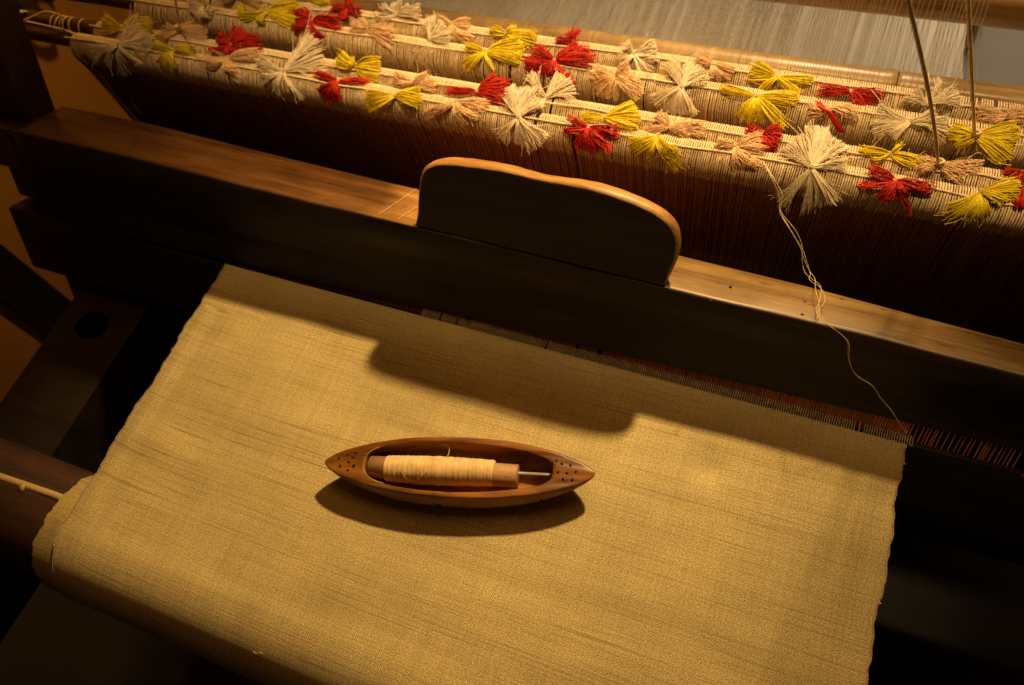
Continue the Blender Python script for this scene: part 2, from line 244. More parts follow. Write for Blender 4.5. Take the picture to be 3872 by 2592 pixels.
TASSELS = [
 ('A','white','fan',(-0.7119,0.4612,0.1005),[(-0.6914,0.4874,0.1060,0.0141),(-0.6681,0.4661,0.1060,0.0069),(-0.7416,0.4469,0.0960,0.0081),(-0.7290,0.4467,0.0900,0.0062),(-0.7148,0.4467,0.0730,0.0039),(-0.6762,0.4467,0.0948,0.0019)],'wide fanned white tassel with a few long loose threads'),
 ('A','yellow','petal',(-0.6422,0.4670,0.1005),[(-0.6691,0.4679,0.1020,0.0051),(-0.6568,0.4525,0.0824,0.0080),(-0.6303,0.4525,0.0874,0.0037),(-0.6157,0.4706,0.1020,0.0046)],'small yellow tassel with four stubby petals'),
 ('A','peach','fluff',(-0.5729,0.4692,0.1005),[(-0.6002,0.4635,0.0960,0.0077),(-0.5380,0.4764,0.1060,0.0067),(-0.5513,0.4547,0.0852,0.0050),(-0.5565,0.4577,0.0960,0.0036)],'peach tassel tucked under a red one'),
 ('A','white','fan',(-0.5021,0.4641,0.1005),[(-0.4901,0.5088,0.1060,0.0075),(-0.4644,0.4824,0.1060,0.0108),(-0.5334,0.4684,0.1060,0.0049),(-0.5254,0.4548,0.0960,0.0049),(-0.5125,0.4496,0.0860,0.0075),(-0.4798,0.4496,0.0845,0.0031)],'big white tassel with a tall upright fan'),
 ('A','red','tuft',(-0.4384,0.4646,0.1005),[(-0.4660,0.4669,0.1020,0.0030),(-0.4517,0.4501,0.0911,0.0086),(-0.4088,0.4692,0.1020,0.0021),(-0.4374,0.4501,0.0918,0.0043)],'dark red tassel hanging down the rod front'),
 ('A','yellow','petal',(-0.3731,0.4585,0.1005),[(-0.4019,0.4488,0.0960,0.0076),(-0.3451,0.4561,0.1020,0.0057),(-0.3492,0.4659,0.1060,0.0029)],'yellow tassel with two fat petals like a bow'),
 ('A','peach','fluff',(-0.3119,0.4638,0.1005),[(-0.3369,0.4493,0.0938,0.0053),(-0.2808,0.4635,0.1020,0.0052),(-0.2979,0.4493,0.0902,0.0037),(-0.2873,0.4548,0.0960,0.0036)],'peach tassel with one loose trailing thread'),
 ('A','white','fan',(-0.2467,0.4583,0.1005),[(-0.2672,0.4841,0.1060,0.0080),(-0.2525,0.4889,0.1060,0.0100),(-0.2335,0.4764,0.1060,0.0059),(-0.2611,0.4438,0.0863,0.0040),(-0.2442,0.4438,0.0836,0.0032),(-0.2321,0.4438,0.0773,0.0032),(-0.2183,0.4438,0.0934,0.0051)],'white tassel fanned both up and down'),
 ('A','red','tuft',(-0.1814,0.4603,0.1005),[(-0.1999,0.4633,0.1060,0.0023),(-0.2026,0.4566,0.0960,0.0020),(-0.1552,0.4586,0.1020,0.0046),(-0.1860,0.4458,0.0882,0.0043),(-0.1709,0.4458,0.0886,0.0050),(-0.1570,0.4458,0.0955,0.0034)],'red tassel with ragged threads pointing down'),
 ('A','yellow','petal',(-0.1197,0.4651,0.1005),[(-0.1398,0.4514,0.0960,0.0053),(-0.1255,0.4506,0.0884,0.0042),(-0.0953,0.4506,0.0829,0.0057),(-0.1042,0.4507,0.0960,0.0049)],'yellow tassel hanging like an inverted V'),
 ('A','peach','fluff',(-0.0549,0.4691,0.1005),[(-0.0321,0.4662,0.1020,0.0054),(-0.0373,0.4778,0.1060,0.0047),(-0.0753,0.4546,0.0759,0.0038),(-0.0450,0.4546,0.0877,0.0048),(-0.0697,0.4662,0.1020,0.0037),(-0.0308,0.4574,0.0960,0.0025)],'large shaggy peach tassel above the loose thread'),
 ('A','white','fan',(0.0085,0.4600,0.1005),[(-0.0123,0.4768,0.1060,0.0090),(0.0045,0.4982,0.1060,0.0080),(0.0215,0.4885,0.1060,0.0086),(0.0333,0.4667,0.1060,0.0028),(-0.0080,0.4455,0.0692,0.0044),(0.0123,0.4455,0.0637,0.0018),(0.0159,0.4455,0.0673,0.0018),(0.0326,0.4455,0.0818,0.0036),(0.0244,0.4455,0.0746,0.0025)],'largest white tassel, fan above and thick cords below'),
 ('A','red','tuft',(0.0716,0.4615,0.1005),[(0.0516,0.4637,0.1060,0.0035),(0.0978,0.4577,0.1020,0.0041),(0.0658,0.4470,0.0935,0.0048),(0.0888,0.4470,0.0852,0.0010),(0.0472,0.4566,0.0960,0.0011),(0.0817,0.4534,0.0960,0.0052)],'red tassel with long threads to both sides'),
 ('A','yellow','petal',(0.1335,0.4652,0.1005),[(0.1131,0.4507,0.0839,0.0059),(0.1576,0.4709,0.1060,0.0076),(0.1273,0.4507,0.0829,0.0069),(0.1395,0.4507,0.0836,0.0051),(0.1505,0.4587,0.1020,0.0033)],'big yellow tassel drooping at the right edge'),
 ('A','red','tuft',(0.1611,0.4755,0.1005),[(0.1537,0.4812,0.1060,0.0033),(0.1583,0.4638,0.0960,0.0033),(0.1684,0.4732,0.0960,0.0033)],'red tassel cut by the right edge'),
 ('B','yellow','petal',(-0.7228,0.4853,0.1005),[(-0.7511,0.4851,0.1020,0.0072),(-0.6838,0.4902,0.1060,0.0080),(-0.7098,0.5020,0.1060,0.0010)],'yellow tassel with two rounded lobes behind a white fan'),
 ('B','peach','fluff',(-0.6524,0.4960,0.1005),[(-0.6787,0.4866,0.0960,0.0052),(-0.6708,0.4934,0.1020,0.0052),(-0.6165,0.4916,0.1020,0.0069),(-0.6384,0.5009,0.1020,0.0061)],'peach tassel at the foot of the left hanging cord'),
 ('B','red','tuft',(-0.5799,0.4873,0.1005),[(-0.5957,0.4909,0.1060,0.0050),(-0.5748,0.5042,0.1060,0.0091),(-0.5456,0.4915,0.1060,0.0081),(-0.5729,0.4807,0.0960,0.0082),(-0.6069,0.4779,0.0960,0.0032)],'round bushy red tassel'),
 ('B','yellow','petal',(-0.4300,0.4845,0.1005),[(-0.4506,0.4889,0.1060,0.0056),(-0.4027,0.4849,0.1020,0.0089),(-0.4368,0.4893,0.1060,0.0047)],'yellow tassel with one long lobe to the right'),
 ('B','peach','fluff',(-0.3624,0.4783,0.1005),[(-0.3832,0.4782,0.1020,0.0055),(-0.3478,0.4836,0.1060,0.0050),(-0.3390,0.4758,0.1020,0.0046),(-0.3853,0.4746,0.0960,0.0038)],'flat peach tassel lying along the rod'),
 ('B','red','tuft',(-0.2968,0.4806,0.1005),[(-0.3254,0.4741,0.1020,0.0037),(-0.2828,0.4972,0.1060,0.0045),(-0.2689,0.4887,0.1060,0.0061),(-0.2683,0.4740,0.1020,0.0080)],'red tassel with one small and one large lobe'),
 ('B','white','fan',(-0.2307,0.4870,0.1005),[(-0.2527,0.5058,0.1060,0.0045),(-0.2204,0.5091,0.1060,0.0068),(-0.2094,0.5014,0.1060,0.0060),(-0.2336,0.4725,0.0935,0.0040)],'white tassel with a broad fan toward the right'),
 ('B','yellow','petal',(-0.1708,0.4753,0.1005),[(-0.1918,0.4702,0.1020,0.0031),(-0.1476,0.4887,0.1060,0.0042),(-0.1397,0.4778,0.1060,0.0042),(-0.1407,0.4691,0.1020,0.0038)],'yellow tassel forked to the right above a red one'),
 ('B','peach','fluff',(-0.1142,0.4786,0.1005),[(-0.1259,0.4840,0.1060,0.0049),(-0.0850,0.4797,0.1020,0.0064),(-0.1314,0.4708,0.0960,0.0038),(-0.0899,0.4741,0.0960,0.0045)],'peach tassel mixed with yellow ends below'),
 ('B','red','tuft',(-0.0362,0.4862,0.1005),[(-0.0500,0.4887,0.1020,0.0044),(-0.0230,0.4880,0.1060,0.0047),(-0.0222,0.4802,0.1020,0.0047),(-0.0265,0.4740,0.0960,0.0048)],'compact red tassel behind a shaggy peach one'),
 ('B','yellow','petal',(0.0646,0.4875,0.1005),[(0.0412,0.4853,0.1020,0.0035),(0.0851,0.4826,0.1020,0.0045),(0.0706,0.4951,0.1060,0.0014),(0.0490,0.4850,0.0960,0.0021)],'yellow tassel lying flat along its rod'),
 ('B','peach','fluff',(0.1020,0.4843,0.1005),[(0.0861,0.4847,0.1020,0.0049),(0.1295,0.4878,0.1020,0.0051),(0.1200,0.4774,0.1020,0.0051),(0.0890,0.4771,0.1020,0.0031)],'peach tassel at the foot of the long hanging cord'),
 ('B','red','tuft',(0.1599,0.4902,0.1005),[(0.1467,0.4883,0.1020,0.0020),(0.1664,0.4851,0.1020,0.0040)],'thin red tassel near the right edge'),
 ('C','white','fan',(-0.6444,0.5350,0.1005),[(-0.6624,0.5313,0.1020,0.0057),(-0.6547,0.5246,0.0960,0.0057),(-0.6371,0.5209,0.0960,0.0071),(-0.6264,0.5299,0.0960,0.0057)],'white tassel with short fuzzy ends'),
 ('C','yellow','petal',(-0.5658,0.5411,0.1005),[(-0.6051,0.5366,0.0960,0.0066),(-0.5655,0.5266,0.0956,0.0033),(-0.5309,0.5502,0.1060,0.0092),(-0.5259,0.5317,0.1020,0.0059)],'wide yellow tassel with a big right lobe'),
 ('C','red','tuft',(-0.5082,0.5395,0.1005),[(-0.5328,0.5344,0.1020,0.0078),(-0.5219,0.5437,0.1060,0.0050),(-0.4726,0.5351,0.1020,0.0076),(-0.4885,0.5250,0.0914,0.0050),(-0.5276,0.5279,0.0960,0.0050)],'spiky red tassel with threads on all sides'),
 ('C','peach','fluff',(-0.4410,0.5377,0.1005),[(-0.4576,0.5341,0.1020,0.0058),(-0.4510,0.5422,0.1060,0.0053),(-0.4089,0.5293,0.1020,0.0074),(-0.4215,0.5371,0.1020,0.0053)],'peach tassel with crinkled ends'),
 ('C','white','fan',(-0.3703,0.5361,0.1005),[(-0.3787,0.5609,0.1060,0.0052),(-0.3580,0.5508,0.1060,0.0078),(-0.3498,0.5384,0.1020,0.0043),(-0.3954,0.5216,0.0824,0.0058),(-0.3820,0.5216,0.0770,0.0062),(-0.3677,0.5216,0.0751,0.0031),(-0.3527,0.5216,0.0722,0.0013)],'white tassel spread above and below its rod'),
 ('C','yellow','petal',(-0.3079,0.5312,0.1005),[(-0.3299,0.5336,0.1020,0.0034),(-0.3273,0.5167,0.0905,0.0043),(-0.2712,0.5370,0.1060,0.0083),(-0.2713,0.5285,0.1020,0.0046),(-0.2951,0.5167,0.0944,0.0013)],'yellow tassel with a long right wing'),
 ('C','red','tuft',(-0.2383,0.5333,0.1005),[(-0.2673,0.5277,0.0960,0.0079),(-0.2604,0.5392,0.1060,0.0062),(-0.2180,0.5476,0.1060,0.0061),(-0.2017,0.5369,0.1060,0.0069),(-0.2173,0.5188,0.0912,0.0041),(-0.2440,0.5188,0.0935,0.0049),(-0.2298,0.5214,0.0960,0.0041)],'biggest red tassel, a star-shaped burst'),
 ('C','peach','fluff',(-0.1766,0.5254,0.1005),[(-0.1976,0.5262,0.1020,0.0052),(-0.1929,0.5155,0.0960,0.0072),(-0.1791,0.5109,0.0893,0.0060),(-0.1506,0.5123,0.0960,0.0047),(-0.1646,0.5297,0.1060,0.0079),(-0.1545,0.5173,0.1020,0.0047)],'round peach tassel with frayed tips'),
 ('C','white','fan',(-0.1154,0.5250,0.1005),[(-0.1320,0.5488,0.1060,0.0055),(-0.1094,0.5478,0.1060,0.0078),(-0.0956,0.5364,0.1060,0.0023),(-0.1363,0.5105,0.0934,0.0047),(-0.1224,0.5105,0.0835,0.0051),(-0.1096,0.5105,0.0831,0.0035),(-0.0986,0.5105,0.0855,0.0020)],'white tassel in the middle with fans up and down'),
 ('C','yellow','petal',(-0.0503,0.5272,0.1005),[(-0.0820,0.5294,0.1020,0.0027),(-0.0163,0.5288,0.1020,0.0064),(-0.0566,0.5127,0.0853,0.0058),(-0.0416,0.5127,0.0866,0.0038),(-0.0223,0.5127,0.0869,0.0042)],'yellow tassel with long curved drooping threads'),
 ('C','peach','fluff',(0.0143,0.5278,0.1005),[(-0.0042,0.5242,0.0960,0.0049),(0.0336,0.5235,0.1020,0.0036),(0.0268,0.5270,0.1020,0.0037)],'thin peach tassel crossed by a red ribbon'),
 ('C','white','fan',(0.0746,0.5253,0.1005),[(0.0476,0.5266,0.1020,0.0073),(0.0485,0.5169,0.0960,0.0065),(0.0636,0.5115,0.0960,0.0043),(0.1017,0.5270,0.1020,0.0060),(0.0913,0.5324,0.1060,0.0053)],'broad white tassel lying wide beside the hanging cord'),
 ('C','yellow','petal',(0.1236,0.5201,0.1005),[(0.1044,0.5209,0.1020,0.0046),(0.1118,0.5121,0.0960,0.0032),(0.1526,0.5262,0.1060,0.0065),(0.1515,0.5084,0.0960,0.0052),(0.1433,0.5166,0.0960,0.0045)],'yellow tassel at the foot of the right hanging cord'),
 ('D','peach','fluff',(-0.6129,0.5578,0.1005),[(-0.6341,0.5540,0.0960,0.0039),(-0.5846,0.5538,0.1020,0.0038)],'peach tassel just touching the top edge'),
 ('D','yellow','petal',(-0.5267,0.5703,0.1005),[(-0.5577,0.5656,0.1020,0.0038),(-0.5014,0.5646,0.1020,0.0037)],'yellow tassel partly cut off by the top edge'),
 ('D','red','tuft',(-0.4764,0.5602,0.1005),[(-0.4934,0.5593,0.1020,0.0050),(-0.4598,0.5574,0.1020,0.0054),(-0.4769,0.5694,0.1060,0.0050),(-0.4766,0.5510,0.0960,0.0041)],'scruffy red tassel near the top edge'),
 ('D','white','fan',(-0.4189,0.5628,0.1005),[(-0.4365,0.5673,0.1060,0.0031),(-0.4248,0.5748,0.1060,0.0049),(-0.3943,0.5671,0.1060,0.0057),(-0.4438,0.5584,0.0960,0.0050),(-0.4065,0.5701,0.1060,0.0044)],'white tassel fanned toward the pole'),
 ('D','peach','fluff',(-0.3570,0.5615,0.1005),[(-0.3757,0.5651,0.1020,0.0044),(-0.3382,0.5632,0.1020,0.0043),(-0.3344,0.5484,0.0960,0.0043),(-0.3444,0.5470,0.0956,0.0039)],'peach tassel partly hidden by a white fan'),
 ('D','yellow','petal',(-0.2962,0.5580,0.1005),[(-0.3139,0.5590,0.1020,0.0051),(-0.2648,0.5550,0.1020,0.0059),(-0.2889,0.5652,0.1060,0.0021),(-0.2756,0.5501,0.0960,0.0042)],'thick yellow tassel right against the pole'),
 ('D','red','tuft',(-0.2294,0.5624,0.1005),[(-0.2372,0.5676,0.1020,0.0033),(-0.2294,0.5716,0.1060,0.0033),(-0.2101,0.5559,0.0960,0.0037),(-0.2448,0.5589,0.1020,0.0029)],'small red tassel rising before the pole'),
 ('D','white','fan',(-0.1682,0.5557,0.1005),[(-0.1781,0.5637,0.1060,0.0028),(-0.1512,0.5655,0.1060,0.0044),(-0.1788,0.5458,0.0960,0.0053),(-0.1516,0.5412,0.0939,0.0060),(-0.1436,0.5532,0.1020,0.0020)],'white tassel with a fan pointing right over the pole'),
 ('D','peach','fluff',(-0.0958,0.5578,0.1005),[(-0.1115,0.5597,0.1020,0.0044),(-0.0767,0.5490,0.1020,0.0047),(-0.0850,0.5472,0.0960,0.0035)],'peach tassel behind the middle white one'),
 ('D','yellow','petal',(-0.0386,0.5531,0.1005),[(-0.0615,0.5565,0.1020,0.0066),(-0.0088,0.5546,0.1020,0.0042),(-0.0489,0.5407,0.0960,0.0031),(-0.0171,0.5422,0.0960,0.0034)],'yellow tassel with a looped left lobe'),
 ('D','red','tuft',(0.0242,0.5485,0.1005),[(-0.0010,0.5436,0.1020,0.0041),(0.0489,0.5501,0.1020,0.0044),(0.0396,0.5340,0.0929,0.0026),(0.0435,0.5449,0.0960,0.0022),(0.0322,0.5404,0.0960,0.0037)],'red tassel spread wide just before the pole'),
 ('D','white','fan',(0.0851,0.5474,0.1005),[(0.0779,0.5757,0.1060,0.0015),(0.1009,0.5632,0.1060,0.0025),(0.1072,0.5546,0.1060,0.0032),(0.0673,0.5511,0.1020,0.0026),(0.0901,0.5701,0.1060,0.0022),(0.0718,0.5550,0.1060,0.0018)],'spiky white tassel behind the hanging cord'),
 ('D','peach','fluff',(0.1435,0.5466,0.1005),[(0.1219,0.5451,0.1020,0.0046),(0.1578,0.5472,0.1060,0.0052),(0.1295,0.5411,0.0960,0.0036),(0.1480,0.5517,0.1060,0.0028)],'peach tassel at the right end before the pole'),
]
THREAD = [(-0.0299,0.4589,0.1000),(-0.0197,0.4400,0.1060),(-0.0074,0.4345,0.0898),(-0.0084,0.4290,0.0803),(-0.0017,0.4235,0.0765),(0.0071,0.4180,0.0717),(0.0187,0.4125,0.0555),(0.0220,0.4070,0.0465),(0.0279,0.4015,0.0396),(0.0359,0.3659,0.0766),(0.0409,0.3468,0.0855),(0.0394,0.3329,0.0920),(0.0444,0.3219,0.0971),(0.0559,0.3242,0.0829),(0.0642,0.3219,0.0778),(0.0674,0.3173,0.0681),(0.0731,0.3134,0.0596),(0.0798,0.3099,0.0522),(0.0943,0.3079,0.0480),(0.0997,0.3038,0.0391),(0.1107,0.2998,0.0304),(0.1172,0.2961,0.0225),(0.1276,0.2922,0.0141)]
CORDS = [((-0.6513,0.4957,0.1020),(-0.4731,0.3760,0.2700)),((0.1004,0.4835,0.1020),(0.0237,0.3445,0.3600)),((0.1229,0.5194,0.1020),(0.0550,0.3926,0.3300))]
RIBBON = [(-0.0002,0.5303,0.1030),(0.0062,0.5185,0.1070),(0.0127,0.5179,0.1030),(0.0189,0.5161,0.0950),(0.0250,0.5161,0.0861)]
ARCH = [(-0.8806,0.4521,0.0720),(-0.8480,0.4425,0.1020),(-0.8363,0.4460,0.1140),(-0.8339,0.4581,0.1160),(-0.8276,0.4689,0.1140),(-0.8206,0.4780,0.1140),(-0.8057,0.4786,0.1140),(-0.7949,0.4784,0.1100)]
# ---------------------------------------------------------------- setting
fl = box('floor', -3, 3, -2, 3.2, -.8, -.75, M['floor'], None, 0); tag(fl, kind='structure')
wl = box('wall', -1.45, -1.4, -2, 3.2, -.75, 2.2, M['wall'], None, 0); tag(wl, kind='structure')
bw = box('back_wall', -1.4, 3, 2.6, 2.65, -.75, 2.2, M['wall'], None, 0); tag(bw, kind='structure')

# ---------------------------------------------------------------- loom frame
lf = thing('loom', (-.7, .1, -.75), 'dark timber loom frame around the cloth, side rail with a round mortise at left', 'loom')
def holed_board(name, x0, x1, y0, y1, z0, z1, hx, hy, hr, mat, parent):
    N = 32; V = []; F = []
    for k in range(N):
        a = 2 * math.pi * k / N; c, s_ = math.cos(a), math.sin(a)
        k1 = min(((x1 - hx) if c > 0 else (hx - x0)) / max(abs(c), 1e-6), ((y1 - hy) if s_ > 0 else (hy - y0)) / max(abs(s_), 1e-6))
        V += [(hx + c * k1, hy + s_ * k1, z0), (hx + c * k1, hy + s_ * k1, z1), (hx + hr * 1.15 * c, hy + hr * s_, z1), (hx + hr * 1.15 * c, hy + hr * s_, z0)]
    for k in range(N):
        a, b = 4 * k, 4 * ((k + 1) % N)
        for j in range(4): F.append((a + j, b + j, b + (j + 1) % 4, a + (j + 1) % 4))
    return pyobj(name, V, F, mat, parent)
holed_board('side_rail', -.775, -.672, -.9, .262, -.19, -.1, -.728, .214, .019, M['dark_wood'], lf)
box('side_rail', .55, .64, -.9, .262, -.19, -.1, M['dark_wood'], lf)
box('side_post', -.80, -.675, .262, .36, -.75, -.105, M['dark_wood'], lf)
box('cross_rail', -.67, .55, .31, .37, -.26, -.14, M['dark_wood'], lf)
box('rear_post', -1.27, -1.19, .285, .362, -.75, .06, M['dark_wood'], lf)
box('treadle_board', -.46, -.34, -.5, .2, -.56, -.52, M['dark_wood'], lf)
box('treadle_board', .2, .34, -.5, .25, -.52, -.48, M['dark_wood'], lf)

# ---------------------------------------------------------------- batten
bt = thing('loom_batten', bat(-.3, -.1, 0), 'dark wooden batten with worn top rail and humped hand grip above the cloth', 'batten')
NR = [(-.775, .1005, .0745), (-.66, .1018, .0735), (-.49, .0985, .069), (-.40, .0965, .068), (-.30, .0955, .0655), (-.19, .0945, .062), (-.075, .0925, .055), (.03, .0915, .052), (.09, .091, .047), (.20, .0875, .043), (.34, .084, .043)]
V = []; F = []
xs = np.linspace(-.775, .34, 90); nt_ = np.interp(xs, [a[0] for a in NR], [a[1] for a in NR]); nd_ = np.interp(xs, [a[0] for a in NR], [a[2] for a in NR])
for i, (x, t, d) in enumerate(zip(xs, nt_, nd_)):
    wob = .0007 * math.sin(x * 31) + .0004 * math.sin(x * 83 + 1)
    tb = .042
    for (tt, oo) in ((tb, 0.0), (t - .003, 0.0 + wob * .4), (t - .0008, .0009 + wob * .4), (t + wob * .3, .0035), (t + wob, d * .5), (t, d - .004), (t - .003, d), (tb, d)):
        V.append(bat(x, tt, oo))
for i in range(len(xs) - 1):
    for j in range(8): a = i * 8; F.append((a + j, a + (j + 1) % 8, a + 8 + (j + 1) % 8, a + 8 + j))
F.append(tuple(range(7, -1, -1))); F.append(tuple(range(len(V) - 8, len(V))))
rail = pyobj('hand_rail', V, F, M['rail'], bt, smooth=True)
rail.data.polygons.foreach_set('use_smooth', [len(p.vertices) == 4 for p in rail.data.polygons])
def blacken(o, lim):      # front faces take a separate near-black wood
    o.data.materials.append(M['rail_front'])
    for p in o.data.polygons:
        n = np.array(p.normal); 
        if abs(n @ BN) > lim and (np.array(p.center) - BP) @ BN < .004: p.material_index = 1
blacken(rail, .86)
# nail holes and scribed lines in the rail
for (x, y, z) in ((-.028, .351, .079), (-.039, .328, .090), (.029, .354, .078), (.029, .337, .086)):
    c = np.array([x, y, z]); off = (c - BP) @ BN; t = np.interp(x, [a[0] for a in NR], [a[1] for a in NR])
    P = [bat(x, t - .002, off), bat(x, t + .0006, off)]; mb = MB(); mb.tube(P, .0012, 8, True); o = mb.build('nail', M['iron']); child(o, bt)
for (xa, xb) in ((-.318, -.308), (-.338, -.33)):
    mb = MB(); mb.tube([bat(xa, .0964, .004), bat((xa + xb) / 2, .0966, .03), bat(xb, .0963, .062)], .00035, 4); o = mb.build('scribed_line', M['cord']); child(o, bt)
# hump handle
HP = [(-.2985, .0972), (-.2961, .1211), (-.2935, .1408), (-.2905, .1505), (-.2849, .1563), (-.2739, .1608), (-.2632, .1628), (-.24, .1652), (-.2147, .1660), (-.1958, .1652), (-.1777, .1652), (-.1598, .1655), (-.1419, .1652), (-.1244, .1634), (-.1071, .1605), (-.0921, .1561), (-.0813, .1505), (-.0742, .1434), (-.0703, .1329), (-.0700, .1191), (-.0728, .1064), (-.0765, .0932)]
def smooth_poly(P, n):
    P = np.array(P); d = np.concatenate([[0], np.cumsum(np.linalg.norm(np.diff(P, axis=0), axis=1))]); t = np.linspace(0, d[-1], n)
    Q = np.stack([np.interp(t, d, P[:, k]) for k in range(2)], 1)
    for _ in range(6): Q[1:-1] = .25 * Q[:-2] + .5 * Q[1:-1] + .25 * Q[2:]
    return Q
Q = smooth_poly(HP, 90); cen = Q.mean(0)
prof = [(0.0, .0045), (.0006, .0025), (.002, .001), (.0045, 0.0), (.010, .0002), (.0135, .0012), (.0155, .003), (.0165, .006)]   # (off, inset)
V = []; F = []; nrm = np.gradient(Q, axis=0); nrm = np.stack([nrm[:, 1], -nrm[:, 0]], 1); nrm /= np.linalg.norm(nrm, axis=1)[:, None]
if nrm[45, 1] > 0: nrm = -nrm      # pointing inward (down at the crown)
for i, q in enumerate(Q):
    for (of, ins) in prof:
        dip = .0025 * math.exp(-((q[0] + .185) / .022) ** 2)
        k = min(1, min(i, len(Q) - 1 - i) / 3)
        p = q + nrm[i] * (ins * k + dip * (of / .0165) * (q[1] > .14)); V.append(bat(p[0] + 0, p[1] + .00012 * math.sin(i * 1.3 + of * 300) + .0002 * math.sin(i * .37 + of * 400), of))
n_ = len(prof)
for i in range(len(Q) - 1):
    for j in range(n_ - 1): F.append((i * n_ + j, i * n_ + n_ + j, i * n_ + n_ + j + 1, i * n_ + j + 1))
F.append(tuple(i * n_ for i in range(len(Q) - 1, -1, -1))); F.append(tuple(i * n_ + n_ - 1 for i in range(len(Q))))
hh = pyobj('humped_handle', V, F, M['rail'], bt, smooth=True)
hh.data.polygons.foreach_set('use_smooth', [len(p.vertices) == 4 for p in hh.data.polygons])
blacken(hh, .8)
hexa('reed_cap', [bat(-.74, -.006, .004), bat(.34, .0215, .004), bat(.34, .0215, .045), bat(-.74, -.006, .045), bat(-.74, .0415, .004), bat(.34, .0415, .004), bat(.34, .0415, .045), bat(-.74, .0415, .045)], M['dark_wood'], bt, .0015)
bbox_('lower_beam', -.838, .5, -.088, -.006, .004, .058, M['dark_wood'], bt, .003)
bbox_('batten_arm', -.798, -.742, -.2, .041, .012, .05, M['dark_wood'], bt)
bbox_('batten_arm', -.838, -.7765, .0, .6, .024, .062, M['sword'], bt)
bbox_('rail_tenon', -.90, -.776, .05, .1, .001, .022, M['rail'], bt, .006)
bbox_('batten_arm', .36, .42, -.2, .6, .01, .06, M['dark_wood'], bt)
# reed under the rail
rd = MB()
x = -.52
while x < .206:
    x += .00165 + (rng.random() < .04) * rng.random() * .005 + (x > .13) * rng.random() * .0032
    j = rng.normal() * .0001; rd.tube([bat(x, -.004, .006 + j), bat(x + j * 2, .03, .006 + j)], .00058, 4)
o = rd.build('reed_dents', M['cane']); child(o, bt); tag(o, kind='stuff')
rb = MB(); rb.tube([bat(-.53, -.0045, .006), bat(.215, -.0045, .006)], .0028, 8, True); o = rb.build('reed_baulk', M['dark_wood']); child(o, bt)

# ---------------------------------------------------------------- cloth and its roll
xc0, xc1, yF, yc, R = -.5255, .1315, .289, .005, .058
def edge_w(v, s): return .0011 * math.sin(v * 61 + s) + .0007 * math.sin(v * 143 + 2 * s) + .0004 * math.sin(v * 410 + s)
def cz(x, v):
    z = .0009 * np.sin(x * 13 + v * 9) * np.cos(v * 15 - x * 5) + .0005 * np.sin(x * 31 + 1.3) * np.sin(v * 17)
    fr = np.exp(-((v - .09) / .12) ** 2)
    z += .0022 * np.exp(-((x - (.110 - .02 * v)) / .0045) ** 2) * np.exp(-((v - .085) / .04) ** 2)        # crease near the right selvage
    z -= .0022 * np.exp(-((x - .099) / .006) ** 2) * np.exp(-((v - .085) / .04) ** 2)
    z += .0016 * np.exp(-((x - (xc0 + .011)) / .006) ** 2) * (v > .05)                                            # selvage stands up
    z -= .0011 * np.exp(-((x - (xc0 + .026)) / .008) ** 2) * (v > .05)
    z -= .0032 * np.exp(-((x + .008) / .016) ** 2 - ((v - .066) / .014) ** 2)                                  # small dent
    z += .0012 * np.exp(-((x - xc1) / .015) ** 2) * np.exp(-((v - .06) / .03) ** 2)
    return z
flat = yF - yc; arc = R * math.radians(165); NV = 300; NU = 330
V = np.zeros((NV, NU, 3)); UV = np.zeros((NV, NU, 2))
vs = np.linspace(0, flat + arc, NV)
for i, v in enumerate(vs):
    l = xc0 + edge_w(v, 0) ; r = xc1 + edge_w(v, 2)
    if v > flat: l += 0.0; 
    xx = np.linspace(l, r, NU); h = cz(xx, v) * np.clip((flat + .02 - v) / .05, 0.12, 1) * min(1, .25 + v / .04)
    if v < flat: y = np.full(NU, yF - v); z = h
    else:
        a = (v - flat) / R; y = yc - (R + h) * math.sin(a); z = -R + (R + h) * math.cos(a)
    V[i, :, 0] = xx; V[i, :, 1] = y; V[i, :, 2] = z; UV[i, :, 0] = xx; UV[i, :, 1] = v + .004 * np.sin(xx * 5) * 1.0 + .003 * np.exp(-(xx - xc0) / .03)
ct = thing('woven_cloth', (-.2, yc, -.002), 'raw silk beige cloth stretched from the reed and turned down over its roll', 'cloth')
mb = MB(); mb.grid(V); o = mb.build('cloth_sheet', M['cloth'], uv=UV.reshape(-1, 2)); child(o, ct)
s_ = o.modifiers.new('thick', 'SOLIDIFY'); s_.thickness = .0006; s_.offset = -1
# ragged selvage loops
mb = MB()
for side, X in ((-1, xc0), (1, xc1)):
    v = .002
    while v < flat + .05:
        e = X + edge_w(v, 0 if side < 0 else 2); h = .0004 + float(cz(np.array([e]), v)[0]) * min(1, .25 + v / .04); L = rng.uniform(.0003, .0013)
        if rng.random() < .035: L += rng.uniform(.001, .004)
        if v < flat: P = [(e - side * .001, yF - v, h), (e + side * L, yF - v - .0006, h + .0003), (e - side * .001, yF - v - .0014, h)]
        else:
            a = (v - flat) / R; c = lambda aa, rr: (yc - rr * math.sin(aa), -R + rr * math.cos(aa))
            P = [(e - side * .001, *c(a, R + .0002)), (e + side * L, *c(a + .01, R + .0003)), (e - side * .001, *c(a + .024, R + .0002))]
        mb.tube(bez(*[np.array(p) for p in P], 5), .00035, 4); v += rng.uniform(.0014, .0022)
o = mb.build('selvage_loops', M['cord']); child(o, ct); tag(o, kind='stuff')
# warp ends between fell and reed
mb = MB()
x = -.30
while x < xc1 + .004:
    x += .0019 + (rng.random() < .02) * .002; mb.tube([(x, yF - .001, .0002), (x, .2965, .0015)], .0004, 4)
o = mb.build('fell_warp_ends', M['warp']); child(o, ct); tag(o, kind='stuff')
